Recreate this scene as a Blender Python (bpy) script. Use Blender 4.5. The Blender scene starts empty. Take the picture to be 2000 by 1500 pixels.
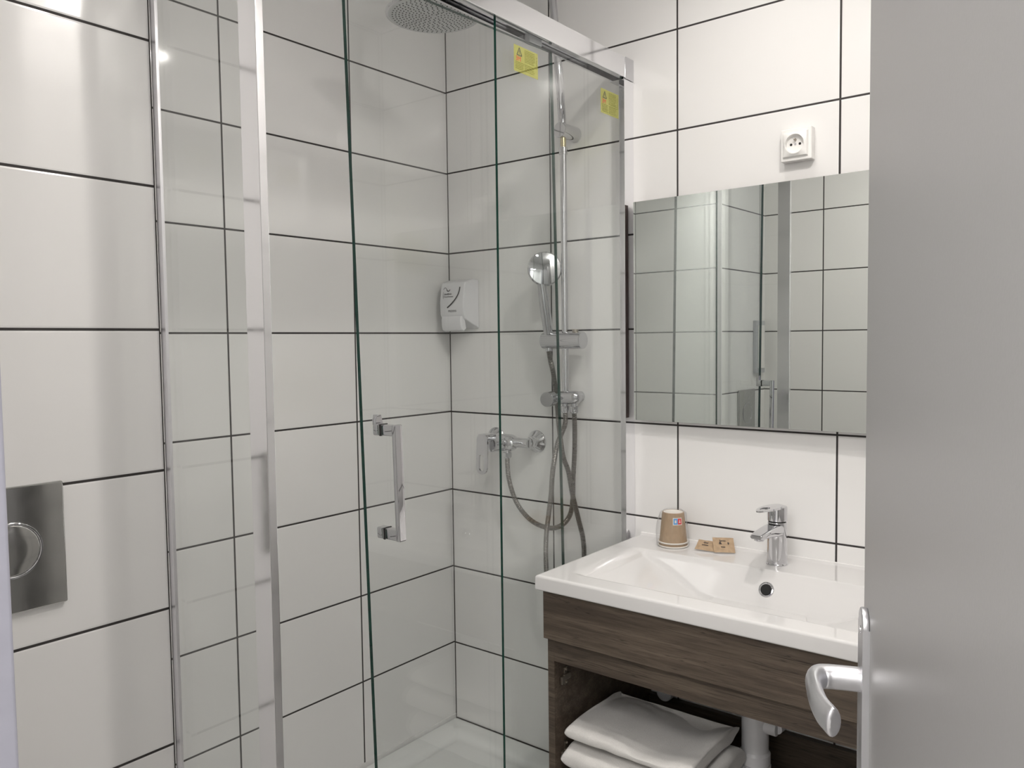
import bpy, bmesh, math, random
from mathutils import Vector, Matrix, noise
random.seed(7)
scene = bpy.context.scene
COL = scene.collection

# ------------------------------------------------------------------ camera
F_PX = 1566.77
YAW, PIT, ROL = 0.897794, -0.0533544, -0.0124445
fw = Vector((math.sin(YAW)*math.cos(PIT), math.cos(YAW)*math.cos(PIT), math.sin(PIT)))
rt = Vector((math.cos(YAW), -math.sin(YAW), 0.0)); up = rt.cross(fw)
r2 = rt*math.cos(ROL) + up*math.sin(ROL); u2 = up*math.cos(ROL) - rt*math.sin(ROL)
cd = bpy.data.cameras.new('camera'); cam = bpy.data.objects.new('camera', cd); COL.objects.link(cam)
M = Matrix.Identity(4)
for i in range(3):
    M[i][0] = r2[i]; M[i][1] = u2[i]; M[i][2] = -fw[i]
M.translation = Vector((-1.87672, -1.74919, 1.22198))
cam.matrix_world = M
cd.sensor_width = 36.0; cd.lens = 36.0*F_PX/2000.0; cd.clip_start = 0.02
scene.camera = cam

# ------------------------------------------------------------------ world, lights, exposure
world = bpy.data.worlds.new('world'); scene.world = world; world.use_nodes = True
world.node_tree.nodes['Background'].inputs[0].default_value = (0.80, 0.84, 1.0, 1)
world.node_tree.nodes['Background'].inputs[1].default_value = 0.25
scene.view_settings.view_transform = 'Standard'
scene.view_settings.look = 'None'
scene.view_settings.exposure = -0.20
scene.view_settings.gamma = 1.0
scene.view_settings.use_curve_mapping = False
CEIL = 2.26; FLOOR = -0.17
SPOTS = [(-0.37, -1.05, 1.0), (-1.03, -1.05, 3.0), (-0.80, -1.48, 6.0)]
def disk_light(name, loc, size, power, color):
    l = bpy.data.lights.new(name, 'AREA'); l.shape = 'DISK'; l.size = size; l.energy = power; l.color = color; l.spread = math.radians(160)
    o = bpy.data.objects.new(name, l); COL.objects.link(o); o.location = loc; return o
for sx, sy, pw in SPOTS:
    disk_light('downlight_beam', (sx, sy, CEIL-0.006), 0.062, pw, (1.0, 0.95, 0.90))
l = bpy.data.lights.new('downlight_fill', 'POINT'); l.energy = 4.2; l.shadow_soft_size = 0.035; l.color = (1.0, 0.95, 0.90)  # extra point light added under the front downlight to throw light sideways
o = bpy.data.objects.new('downlight_fill', l); COL.objects.link(o); o.location = (SPOTS[2][0], SPOTS[2][1], CEIL-0.045)
l = bpy.data.lights.new('corridor_fill', 'AREA'); l.shape = 'RECTANGLE'; l.size = 0.8; l.size_y = 0.8; l.energy = 36; l.color = (1.0, 0.97, 0.94)  # unseen fill light added outside the doorway to even out the room
o = bpy.data.objects.new('corridor_fill', l); COL.objects.link(o); o.location = (-2.45, -1.6, 2.25)

# ------------------------------------------------------------------ node helpers
def newmat(name):
    m = bpy.data.materials.new(name); m.use_nodes = True
    nt = m.node_tree; nt.nodes.clear(); out = nt.nodes.new('ShaderNodeOutputMaterial')
    return m, nt, out
def N(nt, t, **kw):
    n = nt.nodes.new(t)
    for k, v in kw.items(): setattr(n, k, v)
    return n
def L(nt, a, b): nt.links.new(a, b)
def sock(nt, n, i, v):
    if isinstance(v, bpy.types.NodeSocket): L(nt, v, n.inputs[i])
    else: n.inputs[i].default_value = v
def mth(nt, op, a, b=0.0, c=None):
    n = N(nt, 'ShaderNodeMath', operation=op); sock(nt, n, 0, a); sock(nt, n, 1, b)
    if c is not None: sock(nt, n, 2, c)
    return n.outputs[0]
def maprange(nt, v, a, b, c=0.0, d=1.0, smooth=True):
    n = N(nt, 'ShaderNodeMapRange', interpolation_type='SMOOTHSTEP' if smooth else 'LINEAR')
    for i, x in enumerate((v, a, b, c, d)): sock(nt, n, i, x)
    return n.outputs[0]
def mixc(nt, f, a, b):
    n = N(nt, 'ShaderNodeMix', data_type='RGBA'); sock(nt, n, 0, f)
    for i, x in ((6, a), (7, b)):
        if isinstance(x, bpy.types.NodeSocket): L(nt, x, n.inputs[i])
        else: n.inputs[i].default_value = (*x, 1)
    return n.outputs[2]
def noise_t(nt, vec, scale, detail=2.0, rough=0.5):
    n = N(nt, 'ShaderNodeTexNoise'); L(nt, vec, n.inputs['Vector']); n.inputs['Scale'].default_value = scale
    n.inputs['Detail'].default_value = detail; n.inputs['Roughness'].default_value = rough
    return n.outputs[0]
def bsdf(nt, out, color=(.8,.8,.8), rough=.5, metal=0.0, spec=.5, coat=0.0, crough=.03):
    b = N(nt, 'ShaderNodeBsdfPrincipled'); L(nt, b.outputs[0], out.inputs[0])
    if isinstance(color, bpy.types.NodeSocket): L(nt, color, b.inputs['Base Color'])
    else: b.inputs['Base Color'].default_value = (*color, 1)
    sock(nt, b, 'Roughness', rough) if not isinstance(rough, bpy.types.NodeSocket) else L(nt, rough, b.inputs['Roughness'])
    b.inputs['Metallic'].default_value = metal; b.inputs['Specular IOR Level'].default_value = spec
    b.inputs['Coat Weight'].default_value = coat; b.inputs['Coat Roughness'].default_value = crough
    return b
def bump(nt, b, h, strength, dist=0.001):
    n = N(nt, 'ShaderNodeBump'); n.inputs['Strength'].default_value = strength; n.inputs['Distance'].default_value = dist
    L(nt, h, n.inputs['Height']); L(nt, n.outputs[0], b.inputs['Normal']); return n
def plain(name, color, rough=.4, metal=0.0, spec=.5, coat=0.0, var=0.03, nscale=40, bmp=0.0):
    m, nt, out = newmat(name)
    g = N(nt, 'ShaderNodeNewGeometry'); nz = noise_t(nt, g.outputs['Position'], nscale, 3)
    f = maprange(nt, nz, .3, .7)
    c = mixc(nt, f, tuple(x*(1-var) for x in color), tuple(min(1, x*(1+var)) for x in color))
    b = bsdf(nt, out, c, rough, metal, spec, coat)
    if bmp: bump(nt, b, nz, bmp)
    return m

JOINT = 0.0050
def tile_mat(name, axis, off, extra=()):
    """white glazed 400 x 250 mm wall tiles, stacked, dark joints"""
    m, nt, out = newmat(name)
    g = N(nt, 'ShaderNodeNewGeometry'); s = N(nt, 'ShaderNodeSeparateXYZ'); L(nt, g.outputs['Position'], s.inputs[0])
    h = s.outputs[axis]; z = s.outputs[2]
    d = mth(nt, 'PINGPONG', mth(nt, 'SUBTRACT', h, off), 0.3972/2)
    d = mth(nt, 'MINIMUM', d, mth(nt, 'PINGPONG', z, 0.125))
    for e in extra:
        d = mth(nt, 'MINIMUM', d, mth(nt, 'ABSOLUTE', mth(nt, 'SUBTRACT', h, e)))
    mask = maprange(nt, d, JOINT*.38, JOINT*.55)
    edge = maprange(nt, d, JOINT*.4, JOINT*1.1)
    n1 = noise_t(nt, g.outputs['Position'], 2.2, 2)
    tile = mixc(nt, n1, (.83, .822, .812), (.86, .853, .845))
    n2 = noise_t(nt, g.outputs['Position'], 60, 3)
    gr = mixc(nt, n2, (.022, .018, .018), (.045, .040, .038))
    c = mixc(nt, mask, gr, tile)
    rg = maprange(nt, mask, 0, 1, .75, .085, False)
    b = bsdf(nt, out, c, rg, 0, .5)
    hh = mth(nt, 'ADD', edge, mth(nt, 'MULTIPLY', noise_t(nt, g.outputs['Position'], 7.0, 1), .8))
    bump(nt, b, hh, .45, .0012)
    return m
T_BACK = tile_mat('tile_back', 0, -0.38585)
T_RIGHT = tile_mat('tile_right', 1, -0.4014)
T_NICHE = tile_mat('tile_niche', 0, -1.549, (-1.1518,))
T_NICHE_SIDE = tile_mat('tile_niche_side', 1, -0.377, (0.0,))
T_LEFT = tile_mat('tile_left', 1, -0.628)
T_FRONT = tile_mat('tile_front', 0, -0.39, (-0.003,))
PAINT = plain('paint_white', (.88, .88, .87), .6)
JAMB = plain('jamb_paint', (.41, .41, .48), .35)  # lavender cast of cool corridor daylight is put into this colour
DOORP = plain('door_paint', (.355, .35, .35), .38, spec=.4, var=.01, nscale=400, bmp=.06)
FLOORM = plain('floor_vinyl', (.52, .51, .49), .5, nscale=12, var=.12)
def metal(name, color, rough, bmp=0.0, ns=30):
    m, nt, out = newmat(name); b = bsdf(nt, out, color, rough, 1.0)
    g = N(nt, 'ShaderNodeNewGeometry'); nz = noise_t(nt, g.outputs['Position'], ns, 2)
    L(nt, maprange(nt, nz, .3, .7, rough*.9, rough*1.15), b.inputs['Roughness'])
    if bmp: bump(nt, b, nz, bmp)
    return m
CHROME = metal('chrome', (.64, .64, .66), .035)
POLISHED = metal('polished_aluminium', (.86, .86, .88), .11)
CHANNEL = metal('channel_aluminium', (.88, .88, .90), .05)
ALU = metal('pale_aluminium', (.86, .85, .88), .42)
SATIN = metal('satin_aluminium', (.72, .72, .75), .36)
BRUSHED = metal('anodised_aluminium', (.66, .66, .70), .30)
DARKSTEEL = metal('dark_steel', (.42, .38, .33), .35)
FLUSH = metal('flush_steel', (.52, .52, .505), .10)
BRASS = metal('brass', (.60, .52, .34), .25)
CERAMIC = plain('ceramic', (.70, .69, .685), .06, spec=.55, coat=.3, var=.005, nscale=5)
ACRYLIC = plain('tray_acrylic', (.80, .81, .80), .22, var=.01, nscale=5)
WPLASTIC = plain('white_plastic', (.78, .78, .80), .30, var=.01)
SPLASTIC = plain('socket_plastic', (.86, .85, .83), .25, var=.01)
GPLASTIC = plain('grey_plastic', (.50, .51, .53), .4, var=.02)
HEADGREY = plain('rain_head_grey', (.60, .61, .61), .3, var=.01)
NOZZLE = plain('nozzle_rubber', (.12, .12, .12), .6)
BLACK = plain('black_rubber', (.015, .015, .015), .5)
INK = plain('ink', (.05, .045, .05), .5)
DARKHOLE = plain('dark_hole', (.01, .01, .01), .8)
SILICONE = plain('silicone', (.80, .79, .78), .3)
KRAFT = plain('kraft_paper', (.42, .30, .19), .7, var=.10, nscale=90, bmp=.1)
KRAFTCUP = plain('kraft_cup', (.40, .285, .18), .6, var=.05, nscale=120)
WPAPER = plain('white_paper', (.80, .77, .72), .6)
BLUE = plain('sticker_blue', (.10, .35, .72), .4); RED = plain('sticker_red', (.72, .06, .07), .4)
BROWNEDGE = plain('brown_board', (.075, .050, .042), .5, var=.1)
HOSE = metal('hose_metal', (.27, .255, .24), .30)
STRED = plain('red_print', (.55, .07, .05), .5)
OLIVE = plain('olive_print', (.20, .20, .03), .5)

def glass_mat(name, tint, rough=0.0, f0=.036):
    """clear pane: tinted see-through layer under a mirror-like surface that strengthens at grazing angles"""
    m, nt, out = newmat(name)
    g = N(nt, 'ShaderNodeNewGeometry')
    dp = N(nt, 'ShaderNodeVectorMath', operation='DOT_PRODUCT'); L(nt, g.outputs['Normal'], dp.inputs[0]); L(nt, g.outputs['Incoming'], dp.inputs[1])
    c = mth(nt, 'ABSOLUTE', dp.outputs['Value'])
    k = mth(nt, 'POWER', mth(nt, 'SUBTRACT', 1.0, c), 5.0)
    fr = mth(nt, 'MULTIPLY_ADD', k, 1-f0, f0)
    t = N(nt, 'ShaderNodeBsdfTransparent'); t.inputs[0].default_value = (*tint, 1)
    gl = N(nt, 'ShaderNodeBsdfGlossy'); gl.inputs['Roughness'].default_value = rough
    mx = N(nt, 'ShaderNodeMixShader'); L(nt, fr, mx.inputs[0]); L(nt, t.outputs[0], mx.inputs[1]); L(nt, gl.outputs[0], mx.inputs[2])
    L(nt, mx.outputs[0], out.inputs[0]); return m
GLASS = glass_mat('clear_glass', (.984, .992, .988))
WRAP = glass_mat('plastic_film', (.96, .96, .96), .12, .07)
YELLOW = None
def yellow_mat():
    m, nt, out = newmat('yellow_film')
    t = N(nt, 'ShaderNodeBsdfTransparent'); t.inputs[0].default_value = (.95, .94, .48, 1)
    d = N(nt, 'ShaderNodeBsdfDiffuse'); d.inputs[0].default_value = (.62, .60, .16, 1)
    mx = N(nt, 'ShaderNodeMixShader'); mx.inputs[0].default_value = .33
    L(nt, t.outputs[0], mx.inputs[1]); L(nt, d.outputs[0], mx.inputs[2]); L(nt, mx.outputs[0], out.inputs[0]); return m
YELLOW = yellow_mat()
GEDGE = plain('glass_edge_green', (.004, .040, .028), .12, spec=.5, var=.1)
def mirror_mat():
    m, nt, out = newmat('mirror_silver')
    b = bsdf(nt, out, (.77, .80, .775), .0, 1.0); return m
MIRROR = mirror_mat()

def wood_mat():
    m, nt, out = newmat('rustic_oak_laminate')
    g = N(nt, 'ShaderNodeNewGeometry'); mp = N(nt, 'ShaderNodeMapping'); L(nt, g.outputs['Position'], mp.inputs[0])
    mp.inputs['Scale'].default_value = (14, 1.1, 18)
    wv = noise_t(nt, mp.outputs[0], 3.0, 6, .62)
    mp2 = N(nt, 'ShaderNodeMapping'); L(nt, g.outputs['Position'], mp2.inputs[0]); mp2.inputs['Scale'].default_value = (60, 3.0, 110)
    fine = noise_t(nt, mp2.outputs[0], 4.0, 5, .7)
    mp3 = N(nt, 'ShaderNodeMapping'); L(nt, g.outputs['Position'], mp3.inputs[0]); mp3.inputs['Scale'].default_value = (24, .85, 34)
    mp3.inputs['Rotation'].default_value = (.03, 0, 0)
    cr = noise_t(nt, mp3.outputs[0], 2.2, 3, .5)
    base = mixc(nt, maprange(nt, wv, .30, .70), (.066, .049, .037), (.135, .105, .078))
    c2 = mixc(nt, mth(nt, 'MULTIPLY', maprange(nt, fine, .46, .66), .75), base, (.046, .034, .027))
    line = mth(nt, 'ABSOLUTE', mth(nt, 'SUBTRACT', cr, .52))
    crack = maprange(nt, line, .0, .010, .75, 0.0)
    c3 = mixc(nt, crack, c2, (.022, .016, .013))
    b = bsdf(nt, out, c3, .5, 0, .35)
    bump(nt, b, mth(nt, 'SUBTRACT', fine, crack), .25, .0006)
    return m
WOOD = wood_mat()
def towel_mat():
    m, nt, out = newmat('white_terry')
    g = N(nt, 'ShaderNodeNewGeometry'); nz = noise_t(nt, g.outputs['Position'], 420, 3, .7)
    c = mixc(nt, nz, (.62, .60, .575), (.80, .785, .765))
    b = bsdf(nt, out, c, .95, 0, .1); b.inputs['Sheen Weight'].default_value = .3
    bump(nt, b, nz, .5, .002); return m
TOWEL = towel_mat()
def emit_mat():
    m, nt, out = newmat('lamp_lens'); e = N(nt, 'ShaderNodeEmission'); e.inputs[0].default_value = (1, .95, .9, 1); e.inputs[1].default_value = 60
    L(nt, e.outputs[0], out.inputs[0]); return m
LENS = emit_mat()

# ------------------------------------------------------------------ mesh helpers
def mk(name, bm, mats, parent=None, smooth=True, angle=28, weld=False):
    if not isinstance(mats, (list, tuple)): mats = [mats]
    if weld: bmesh.ops.remove_doubles(bm, verts=bm.verts, dist=1e-6)
    bmesh.ops.recalc_face_normals(bm, faces=bm.faces)
    me = bpy.data.meshes.new(name)
    if smooth:
        for f in bm.faces: f.smooth = True
        lim = math.radians(angle)
        for e in bm.edges:
            if len(e.link_faces) == 2 and e.calc_face_angle(0) > lim: e.smooth = False
    bm.to_mesh(me); bm.free()
    for m in mats: me.materials.append(m)
    o = bpy.data.objects.new(name, me); COL.objects.link(o)
    if parent is not None: o.parent = parent
    if smooth:
        w = o.modifiers.new('weighted_normals', 'WEIGHTED_NORMAL'); w.keep_sharp = True; w.weight = 80
    return o
def box(lo, hi, bev=0.0, seg=2, bm=None, mi=0):
    b = bmesh.new()
    vs = [b.verts.new((x, y, z)) for x in (lo[0], hi[0]) for y in (lo[1], hi[1]) for z in (lo[2], hi[2])]
    for q in ((0,1,3,2), (4,6,7,5), (0,4,5,1), (2,3,7,6), (0,2,6,4), (1,5,7,3)): b.faces.new([vs[i] for i in q])
    if bev: bmesh.ops.bevel(b, geom=list(b.edges), offset=bev, segments=seg, profile=.5, affect='EDGES')
    for f in b.faces: f.material_index = mi
    return b if bm is None else join(bm, b)
def join(bm, other, mat=None, mi=None):
    """append other (bmesh) to bm"""
    mp = {}
    for v in other.verts: mp[v] = bm.verts.new(mat @ v.co if mat else v.co)
    for f in other.faces:
        try: nf = bm.faces.new([mp[v] for v in f.verts])
        except ValueError: continue
        nf.material_index = f.material_index if mi is None else mi
    other.free(); return bm
def frame(d):
    d = Vector(d).normalized(); a = Vector((0, 0, 1)) if abs(d.z) < .9 else Vector((1, 0, 0))
    u = d.cross(a).normalized(); return u, d.cross(u).normalized(), d
def lathe(base, axis, prof, n=32, bm=None, cap=True, mi=0):
    """prof: list of (distance along axis, radius)"""
    b = bm or bmesh.new(); u, v, d = frame(axis); base = Vector(base); rings = []
    for t, r in prof:
        rings.append([b.verts.new(base + d*t + (u*math.cos(a) + v*math.sin(a))*r) for a in [2*math.pi*k/n for k in range(n)]])
    for A, B in zip(rings, rings[1:]):
        for k in range(n):
            f = b.faces.new((A[k], A[(k+1) % n], B[(k+1) % n], B[k])); f.material_index = mi
    if cap:
        for R in (rings[0], rings[-1]):
            f = b.faces.new(R); f.material_index = mi
    return b
def cyl(p0, p1, r, n=28, bev=0.001, bm=None, mi=0):
    p0 = Vector(p0); p1 = Vector(p1); h = (p1-p0).length; e = min(bev, r*.5, h*.4)
    return lathe(p0, p1-p0, [(0, r-e), (e*.3, r-e*.3), (e, r), (h-e, r), (h-e*.3, r-e*.3), (h, r-e)], n, bm, mi=mi)
def catmull(pts, sub):
    P = [Vector(p) for p in pts]; P = [P[0]*2-P[1]] + P + [P[-1]*2-P[-2]]; out = []
    for i in range(1, len(P)-2):
        for k in range(sub):
            t = k/sub; a, b, c, d = P[i-1], P[i], P[i+1], P[i+2]
            out.append(.5*((2*b) + (c-a)*t + (2*a-5*b+4*c-d)*t*t + (3*b-a-3*c+d)*t**3))
    out.append(P[-2]); return out
def tube(pts, r, n=14, bm=None, cap=True, radii=None, flat=None, mi=0):
    """sweep a circle (or an ellipse flat=(ku,kv)) along points, parallel transport"""
    b = bm or bmesh.new(); pts = [Vector(p) for p in pts]; rings = []
    t0 = (pts[1]-pts[0]).normalized(); u, v, _ = frame(t0)
    for i, p in enumerate(pts):
        t = (pts[min(i+1, len(pts)-1)]-pts[max(i-1, 0)]).normalized()
        u = (u - t*u.dot(t)).normalized(); v = t.cross(u)
        rr = radii[i] if radii else r
        ku, kv = flat[i] if isinstance(flat, list) else (flat or (1, 1))
        rings.append([b.verts.new(p + u*math.cos(a)*rr*ku + v*math.sin(a)*rr*kv) for a in [2*math.pi*k/n for k in range(n)]])
    for A, B in zip(rings, rings[1:]):
        for k in range(n):
            f = b.faces.new((A[k], A[(k+1) % n], B[(k+1) % n], B[k])); f.material_index = mi
    if cap:
        for R in (rings[0], rings[-1]): b.faces.new(R).material_index = mi
    return b
def resample(pts, step):
    out = [pts[0]]; acc = 0
    for a, b in zip(pts, pts[1:]):
        d = (b-a).length
        while acc + d >= step:
            k = (step-acc)/d; a = a.lerp(b, k); out.append(a.copy()); d = (b-a).length; acc = 0
        acc += d
    return out
def hose_bm(pts, r=.0072):
    p = resample(catmull(pts, 24), .0011); rad = []
    for i in range(len(p)):
        ph = (i % 4); rad.append(r if ph in (1, 2) else (r*.93 if ph == 3 else r*.80))
    return tube(p, r, 12, radii=rad)
def prism(poly, o, ux, uy, depth, bev=0.0, bm=None, mi=0, seg=2):
    """extrude a 2-D outline (list of (a,b)) placed at o with axes ux, uy, along ux x uy by depth"""
    b = bmesh.new(); o = Vector(o); ux = Vector(ux); uy = Vector(uy); n = ux.cross(uy).normalized()
    A = [b.verts.new(o+ux*p[0]+uy*p[1]) for p in poly]; B = [b.verts.new(o+ux*p[0]+uy*p[1]+n*depth) for p in poly]
    b.faces.new(A); b.faces.new(B[::-1]); k = len(poly)
    for i in range(k): b.faces.new((A[i], B[i], B[(i+1) % k], A[(i+1) % k]))
    if bev:
        es = [e for e in b.edges if (e.verts[0] in A) == (e.verts[1] in A)]
        bmesh.ops.bevel(b, geom=es, offset=bev, segments=seg, profile=.5, affect='EDGES')
    for f in b.faces: f.material_index = mi
    return b if bm is None else join(bm, b)
def rrect(w, h, r, n=6, cx=0, cy=0):
    out = []
    for (sx, sy, a0) in ((1, 1, 0), (-1, 1, 90), (-1, -1, 180), (1, -1, 270)):
        for k in range(n+1):
            a = math.radians(a0+90*k/n); out.append((cx+sx*(w/2-r)+r*math.cos(a), cy+sy*(h/2-r)+r*math.sin(a)))
    return out
def ring_prism(outer, inner, o, ux, uy, depth, bm=None, mi=0):
    """plate with a hole: outer and inner outlines with equal counts"""
    b = bmesh.new(); o = Vector(o); ux = Vector(ux); uy = Vector(uy); n = ux.cross(uy).normalized(); k = len(outer)
    def row(poly, d): return [b.verts.new(o+ux*p[0]+uy*p[1]+n*d) for p in poly]
    A, B, C, D = row(outer, 0), row(inner, 0), row(outer, depth), row(inner, depth)
    for i in range(k):
        j = (i+1) % k
        b.faces.new((A[i], A[j], B[j], B[i])); b.faces.new((C[i], D[i], D[j], C[j]))
        b.faces.new((A[i], C[i], C[j], A[j])); b.faces.new((B[i], B[j], D[j], D[i]))
    for f in b.faces: f.material_index = mi
    return b if bm is None else join(bm, b)
def text_bm(bm, s, size, o, ux, uy, mi=0, off=0.0, thick=.0002, spacing=1.0, center=False):
    cu = bpy.data.curves.new('t', 'FONT'); cu.body = s; cu.size = size; cu.extrude = thick; cu.resolution_u = 3; cu.space_character = spacing
    cu.offset = off
    if center: cu.align_x = 'CENTER'
    ob = bpy.data.objects.new('t', cu); COL.objects.link(ob)
    me = bpy.data.meshes.new_from_object(ob.evaluated_get(bpy.context.evaluated_depsgraph_get()))
    ux = Vector(ux); uy = Vector(uy); n = ux.cross(uy); o = Vector(o)
    vs = [bm.verts.new(o+ux*v.co.x+uy*v.co.y+n*v.co.z) for v in me.vertices]
    for p in me.polygons:
        try: f = bm.faces.new([vs[i] for i in p.vertices]); f.material_index = mi
        except ValueError: pass
    bpy.data.objects.remove(ob); bpy.data.curves.remove(cu); bpy.data.meshes.remove(me)
    return bm
def bar2d(bm, o, ux, uy, x0, y0, x1, y1, mi=0, th=.0002):
    return prism([(x0, y0), (x1, y0), (x1, y1), (x0, y1)], o, ux, uy, th, bm=bm, mi=mi)

def thing(name, label, cat, loc=(0, 0, 0), rz=0.0, group=None):
    o = bpy.data.objects.new(name, None); COL.objects.link(o); o.location = loc; o.rotation_euler = (0, 0, rz)
    o.empty_display_size = .02; o['label'] = label; o['category'] = cat
    if group: o['group'] = group
    return o
def tag(o, label, cat, group=None):
    o['label'] = label; o['category'] = cat
    if group: o['group'] = group
    return o
def struct(o, label=None):
    o['kind'] = 'structure'
    if label: o['label'] = label
    return o

# ================================================================== ROOM SHELL
XD = -1.60
struct(mk('wall_back', box((-1.1518, 0, FLOOR), (0.0, .10, CEIL)), T_BACK, smooth=False), 'white tiled back wall of the shower with dark grout joints')
struct(mk('wall_right', box((0, -1.95, FLOOR), (.10, .10, CEIL)), T_RIGHT, smooth=False), 'white tiled wall carrying the mirror and the shower fittings')
bm = box((XD, -.377, FLOOR), (-1.1518, .10, CEIL)); bm.normal_update()
for f in bm.faces:
    if abs(f.normal.x) > .5: f.material_index = 1
struct(mk('wall_niche', bm, [T_NICHE, T_NICHE_SIDE], smooth=False), 'white tiled boxed-out wall with the steel flush plate')
struct(mk('wall_left', box((-1.74, -.93, FLOOR), (XD, .10, CEIL)), T_LEFT, smooth=False), 'white tiled wall seen only in the mirror')
struct(mk('wall_front', box((-.90, -2.0, FLOOR), (.0, -1.58, CEIL)), T_FRONT, smooth=False), 'white tiled front wall beside the washbasin, seen only in reflections')
struct(mk('wall_rear', box((-1.66, -2.0, FLOOR), (-.90, -1.90, CEIL)), PAINT, smooth=False))
struct(mk('wall_lintel', box((-1.74, -1.82, 1.95), (-1.66, -.93, CEIL)), PAINT, smooth=False))
struct(mk('wall_side', box((-1.74, -2.6, FLOOR), (-1.66, -1.82, CEIL)), PAINT, smooth=False))
struct(mk('wall_corridor', box((-3.1, -2.6, FLOOR), (-3.0, .10, CEIL)), PAINT, smooth=False))
struct(mk('wall_corridor_end', box((-3.1, -2.7, FLOOR), (-1.66, -2.6, CEIL)), PAINT, smooth=False))
struct(mk('wall_corridor_far', box((-3.1, .10, FLOOR), (-1.60, .20, CEIL)), PAINT, smooth=False))
struct(mk('floor', box((-3.1, -2.7, FLOOR-.05), (.10, .20, FLOOR)), FLOORM, smooth=False), 'floor')
struct(mk('ceiling', box((-3.1, -2.7, CEIL), (.10, .20, CEIL+.05)), PAINT, smooth=False), 'ceiling')
struct(mk('trim_1', box((-1.745, -1.12, FLOOR), (-1.66, -.93, 1.97), .003), JAMB), 'painted door jamb at the left edge, coloured with the lavender tint of cool daylight')
struct(mk('trim_2', box((-1.745, -1.85, FLOOR), (-1.66, -1.80, 1.97), .003), JAMB))
struct(mk('trim_3', box((-1.152, -.0035, -.01), (-.0, .0, .012), .0), SILICONE))

# ================================================================== ROOM DOOR
DA = math.radians(21.5)
DU = Vector((-math.cos(DA), -math.sin(DA), 0)); DN = Vector((-math.sin(DA), math.cos(DA), 0)); DE = Vector((-.987, -1.516, 0))
def dp(s, k, z): return DE + DU*s + DN*k + Vector((0, 0, z))
leaf = mk('door_1', prism([(0, FLOOR+.01), (.715, FLOOR+.01), (.715, 1.93), (0, 1.93)], dp(0, -.04, 0), DU, (0, 0, 1), -.04 if DU.cross(Vector((0,0,1))).dot(DN) < 0 else .04, .002), DOORP)
struct(leaf, 'smooth light grey painted door leaf standing open at the right')
plate = mk('handle_plate', prism(rrect(.038, .235, .018, 8, .030, .8255), dp(0, 0, 0), DU, (0, 0, 1), .0068 if DU.cross(Vector((0,0,1))).dot(DN) > 0 else -.0068, .0022), SATIN, leaf)
for zz in (.920, .735):
    mk('screw', lathe(dp(.030, .0062, zz), DN, [(0, .0045), (.0012, .0042), (.0016, .003)], 16), CHROME, plate)
lv = [(.030, .005, .867), (.030, .027, .867), (.0305, .038, .867), (.034, .0465, .867), (.044, .0515, .866), (.059, .0530, .865), (.080, .0520, .864), (.101, .0485, .862), (.115, .0435, .861), (.126, .0390, .860)]
lp = catmull([dp(*q) for q in lv], 8); n = len(lp); fl = []
rad = []
for i in range(n):
    t = i/(n-1); rad.append(.0125 if t < .3 else .0125 + .001*math.sin((t-.3)*3))
    k = min(1, max(0, (t-.25)/.3)); fl.append((1-.42*k, 1+.10*k))
fl2 = []
b = bmesh.new(); rings = []
for i, p in enumerate(lp):
    t = (lp[min(i+1, n-1)]-lp[max(i-1, 0)]).normalized(); v = Vector((0, 0, 1)); v = (v-t*v.dot(t)).normalized(); u = v.cross(t)
    ku, kv = fl[i]; rr = rad[i]*(1 if i < n-3 else (.97, .85, .55)[i-(n-3)])
    rings.append([b.verts.new(p+u*math.cos(a)*rr*ku+v*math.sin(a)*rr*kv) for a in [2*math.pi*k/20 for k in range(20)]])
for A, B in zip(rings, rings[1:]):
    for k in range(20): b.faces.new((A[k], A[(k+1) % 20], B[(k+1) % 20], B[k]))
b.faces.new(rings[0]); b.faces.new(rings[-1])
mk('door_handle', b, SATIN, leaf)

# ================================================================== CEILING DOWNLIGHTS
first = None
labels = ['recessed ceiling downlight above the washbasin', 'recessed ceiling downlight near the shower corner post', 'recessed ceiling downlight nearest the front wall']
for (sx, sy, pw), lb in zip(SPOTS, labels):
    t = thing('ceiling_downlight', lb, 'light', (sx, sy, CEIL), group='recessed ceiling downlights')
    if first is None:
        first = t
        mk('trim_ring', lathe((0, 0, 0), (0, 0, -1), [(0, .047), (.002, .047), (.005, .044), (.005, .033), (.001, .032), (0, .032)], 40, cap=False), CHROME, t)
        mk('lens', lathe((0, 0, -.0005), (0, 0, -1), [(0, .032), (.001, .032)], 32), LENS, t)
    else:
        for ch in first.children:
            c = ch.copy(); c.parent = t; COL.objects.link(c)

# ================================================================== SHOWER TRAY
def tray():
    xs = [-1.149, -1.146, -1.10, -1.085, -1.07, -.6, -.075, -.06, -.045, -.006, -.003]
    ys = [-.690, -.687, -.64, -.625, -.61, -.35, -.075, -.06, -.045, -.006, -.003]
    def hz(x, y):
        d = min(x+1.149, -.003-x, y+.690, -.003-y)
        if d < .0029: return -.004
        k = min(1, max(0, (d-.042)/.03)); return -.030*(k*k*(3-2*k))
    b = bmesh.new(); G = [[b.verts.new((x, y, hz(x, y))) for y in ys] for x in xs]
    for i in range(len(xs)-1):
        for j in range(len(ys)-1): b.faces.new((G[i][j], G[i+1][j], G[i+1][j+1], G[i][j+1]))
    brim = [G[i][0] for i in range(len(xs))] + [G[-1][j] for j in range(1, len(ys))] + [G[i][-1] for i in range(len(xs)-2, -1, -1)] + [G[0][j] for j in range(len(ys)-2, 0, -1)]
    low = [b.verts.new((v.co.x, v.co.y, FLOOR+.001)) for v in brim]
    for i in range(len(brim)): b.faces.new((brim[i], low[i], low[(i+1) % len(brim)], brim[(i+1) % len(brim)]))
    b.faces.new(low); return b
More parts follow.
